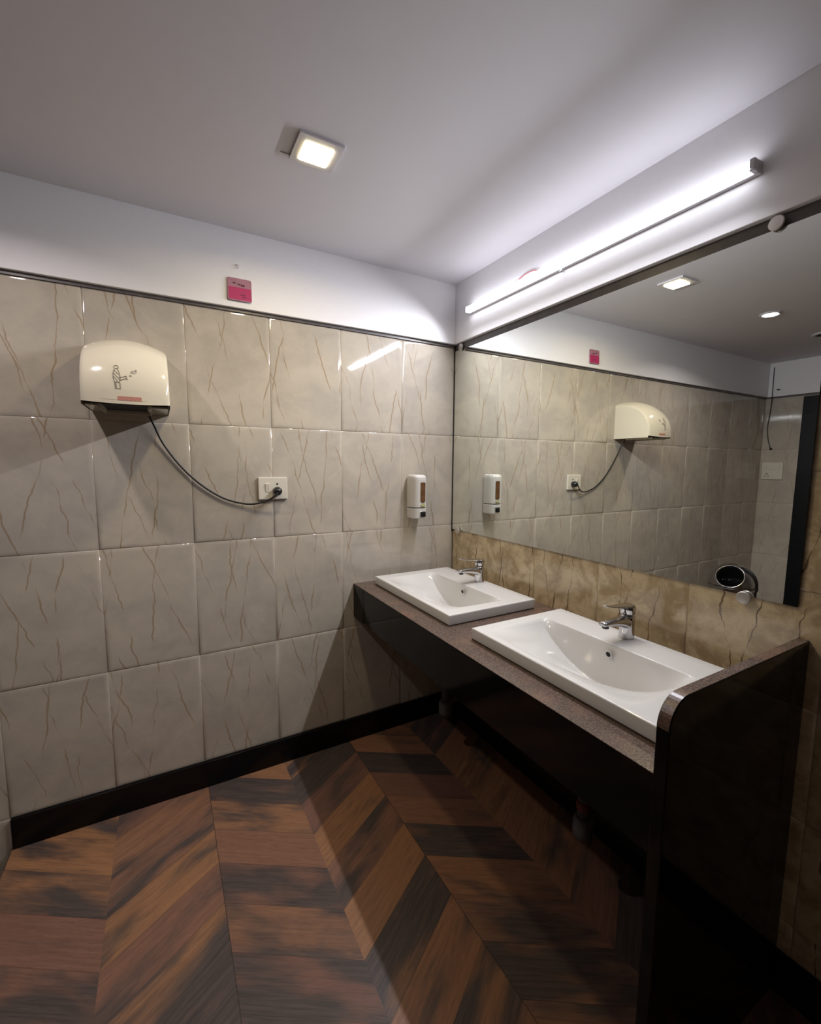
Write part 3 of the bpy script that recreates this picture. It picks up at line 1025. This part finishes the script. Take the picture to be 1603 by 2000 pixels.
def word(x, z, w, h, n, seed):
    r = random.Random(seed); out = []
    for k in range(n):
        x0_ = x + w * k / n; ww = w / n * 0.75
        out.append([(x0_, z + h * r.uniform(0, .3)), (x0_ + ww * .3, z + h * r.uniform(.6, 1)), (x0_ + ww * .6, z + h * r.uniform(0, .2)), (x0_ + ww, z + h * r.uniform(.4, .8))])
    return out


scribble('handwriting', word(-1.048, 2.012, 0.012, 0.007, 3, 2) + word(-1.031, 2.009, 0.010, 0.006, 2, 5) + word(-1.019, 2.006, 0.014, 0.009, 4, 8) + word(-1.018, 2.008, 0.012, 0.006, 4, 9), M['ink'], 0.0007)
scribble('signature', word(-1.026, 1.972, 0.022, 0.005, 5, 12) + word(-1.014, 1.964, 0.016, 0.005, 4, 16), M['ink'], 0.0007)
bm = bmesh.new()
tube(bm, spline([(-1.034, -BP, 2.082), (-1.032, -BP - 0.006, 2.083), (-1.027, -BP - 0.007, 2.080), (-1.026, -BP - 0.006, 2.076), (-1.031, -BP - 0.004, 2.070)], 5), 0.0016, 8)
tag(finish('wall_hook', bm, M['fixture_white'], smooth=True), 'tiny white hook on the band above the pink card', 'hook')

# ------------------------------------------------------------------ drain pipes under the counter
for (yy, lab) in ((-0.327, 'grey vertical waste pipe hanging under the far basin'), (-1.076, 'waste pipe with red collar hanging under the near basin')):
    pt_ = thing('waste_pipe', lab, 'pipe', (-0.25, yy, 0.2), 'waste pipes under the counter')
    bm = bmesh.new()
    tube(bm, [(-0.25, yy, 0.66), (-0.25, yy, 0.23)], 0.018, 16)
    lathe(bm, [(0.0, 0.0), (0.022, 0.002), (0.030, 0.012), (0.030, 0.06), (0.024, 0.07), (0.019, 0.07)], (-0.25, yy, 0.205), 'z', 20)
    part('trap', bm, M['grey_pipe'], pt_, smooth=True)
    bm = bmesh.new()
    tube(bm, spline([(-0.25, yy, 0.27), (-0.20, yy, 0.272), (-0.10, yy, 0.275), (-0.003, yy, 0.275)]), 0.016, 14)
    part('wall_arm', bm, M['grey_pipe'], pt_, smooth=True)
    if yy < -1:
        bm = bmesh.new()
        lathe(bm, [(0.0185, 0.0), (0.0225, 0.002), (0.0225, 0.026), (0.0185, 0.028)], (-0.25, yy, 0.30), 'z', 20)
        o = part('collar', bm, M['red_hose'], pt_); o['label'] = 'red collar'

# ------------------------------------------------------------------ things seen in the mirror: switch board, cable, dustbin
cb = thing('switch_board', 'square ivory switch board with round socket beside the door, seen in mirror', 'switch board', (XC, -0.097, 1.30))
bm = bmesh.new(); box(bm, XC - 0.002, XC + 0.012, -0.172, -0.022, 1.225, 1.370); part('plate', bm, M['plate'], cb, bevel=0.003)
for k in range(4):
    bm = bmesh.new(); yk_ = -0.046 - 0.031 * k
    box(bm, XC + 0.010, XC + 0.016, yk_ - 0.012, yk_ + 0.012, 1.312, 1.345); part('switch', bm, M['plate'], cb, bevel=0.001)
bm = bmesh.new()
for a, b, r_ in ((-0.062, 1.272, 0.005), (-0.074, 1.252, 0.0035), (-0.050, 1.252, 0.0035)):
    lathe(bm, [(r_, 0.0118), (r_, 0.0128)], (XC, a, b), 'x', 12)
part('socket_holes', bm, M['void'], cb)
bm = bmesh.new()
tube(bm, spline([(XC + BP + 0.001, -0.050, 2.175), (XC + BP + 0.004, -0.052, 2.08), (XC + BP + 0.004, -0.054, 1.95), (XC + 0.012, -0.048, 1.85), (XC + 0.008, -0.040, 1.76), (XC + 0.006, -0.034, 1.66), (XC + 0.006, -0.046, 1.57), (XC + 0.006, -0.068, 1.49)]), 0.0032, 8)
lathe(bm, [(0.009, 0.0), (0.009, 0.010), (0, 0.012)], (XC, -0.072, 1.487), 'x', 14)
tag(finish('hanging_cable', bm, M['cable'], smooth=True), 'loose dark cable hanging down the corner above the switch board, in mirror', 'cable')
bm = bmesh.new()
lathe(bm, [(0.014, 0.0), (0.014, 0.003), (0, 0.004)], (XC + BP, -0.093, 1.983), 'x', 16)
for q in bm.verts: q.co.z = 1.983 + (q.co.z - 1.983) * 0.35
tag(finish('wall_plug_hole', bm, M['void']), 'dark oval hole in the white band beside the cable, in mirror', 'hole')

BXc, BYc, BZc, BR = -2.345, -0.285, 0.47, 0.152
db = thing('dustbin', 'round-topped stainless steel dustbin with open oval mouth, seen in mirror', 'dustbin', (BXc, BYc, ZL))
bm = bmesh.new()
lathe(bm, [(0.0, 0.0), (0.125, 0.0), (0.125, 0.02), (0.142, 0.03), (0.147, BZc - ZL - 0.03), (BR + 0.002, BZc - ZL - 0.028), (BR + 0.002, BZc - ZL - 0.008), (BR - 0.004, BZc - ZL - 0.006), (0, BZc - ZL - 0.006)], (BXc, BYc, ZL), 'z', 48)
part('drum', bm, M['steel'], db, bevel=0.002)
# dome with a round mouth cut facing the camera side and up
dirn = Vector((0.79, -0.187, 0.58)).normalized()
bm = bmesh.new()
bmesh.ops.create_uvsphere(bm, u_segments=96, v_segments=64, radius=BR)
# turn so that the pole faces the mouth, then drop what lies under the rim plane or within the mouth
rot = dirn.to_track_quat('Z', 'Y').to_matrix()
bmesh.ops.rotate(bm, matrix=rot, verts=bm.verts, cent=(0, 0, 0))
dele = [f for f in bm.faces if f.calc_center_median().normalized().dot(dirn) > 0.82 or f.calc_center_median().z < -0.004]
bmesh.ops.delete(bm, geom=dele, context='FACES')
bmesh.ops.translate(bm, vec=(BXc, BYc, BZc), verts=bm.verts)
dome = part('dome_lid', bm, M['steel'], db, smooth=True)
sm = dome.modifiers.new('thick', 'SOLIDIFY'); sm.thickness = 0.002
# inner black liner seen through the mouth
bm = bmesh.new()
bmesh.ops.create_uvsphere(bm, u_segments=48, v_segments=32, radius=BR - 0.012)
bmesh.ops.rotate(bm, matrix=rot, verts=bm.verts, cent=(0, 0, 0))
dele = [f for f in bm.faces if f.calc_center_median().normalized().dot(dirn) > 0.85 or f.calc_center_median().z < -0.004]
bmesh.ops.delete(bm, geom=dele, context='FACES')
bmesh.ops.translate(bm, vec=(BXc, BYc, BZc), verts=bm.verts)
part('liner', bm, M['void'], db, smooth=True)
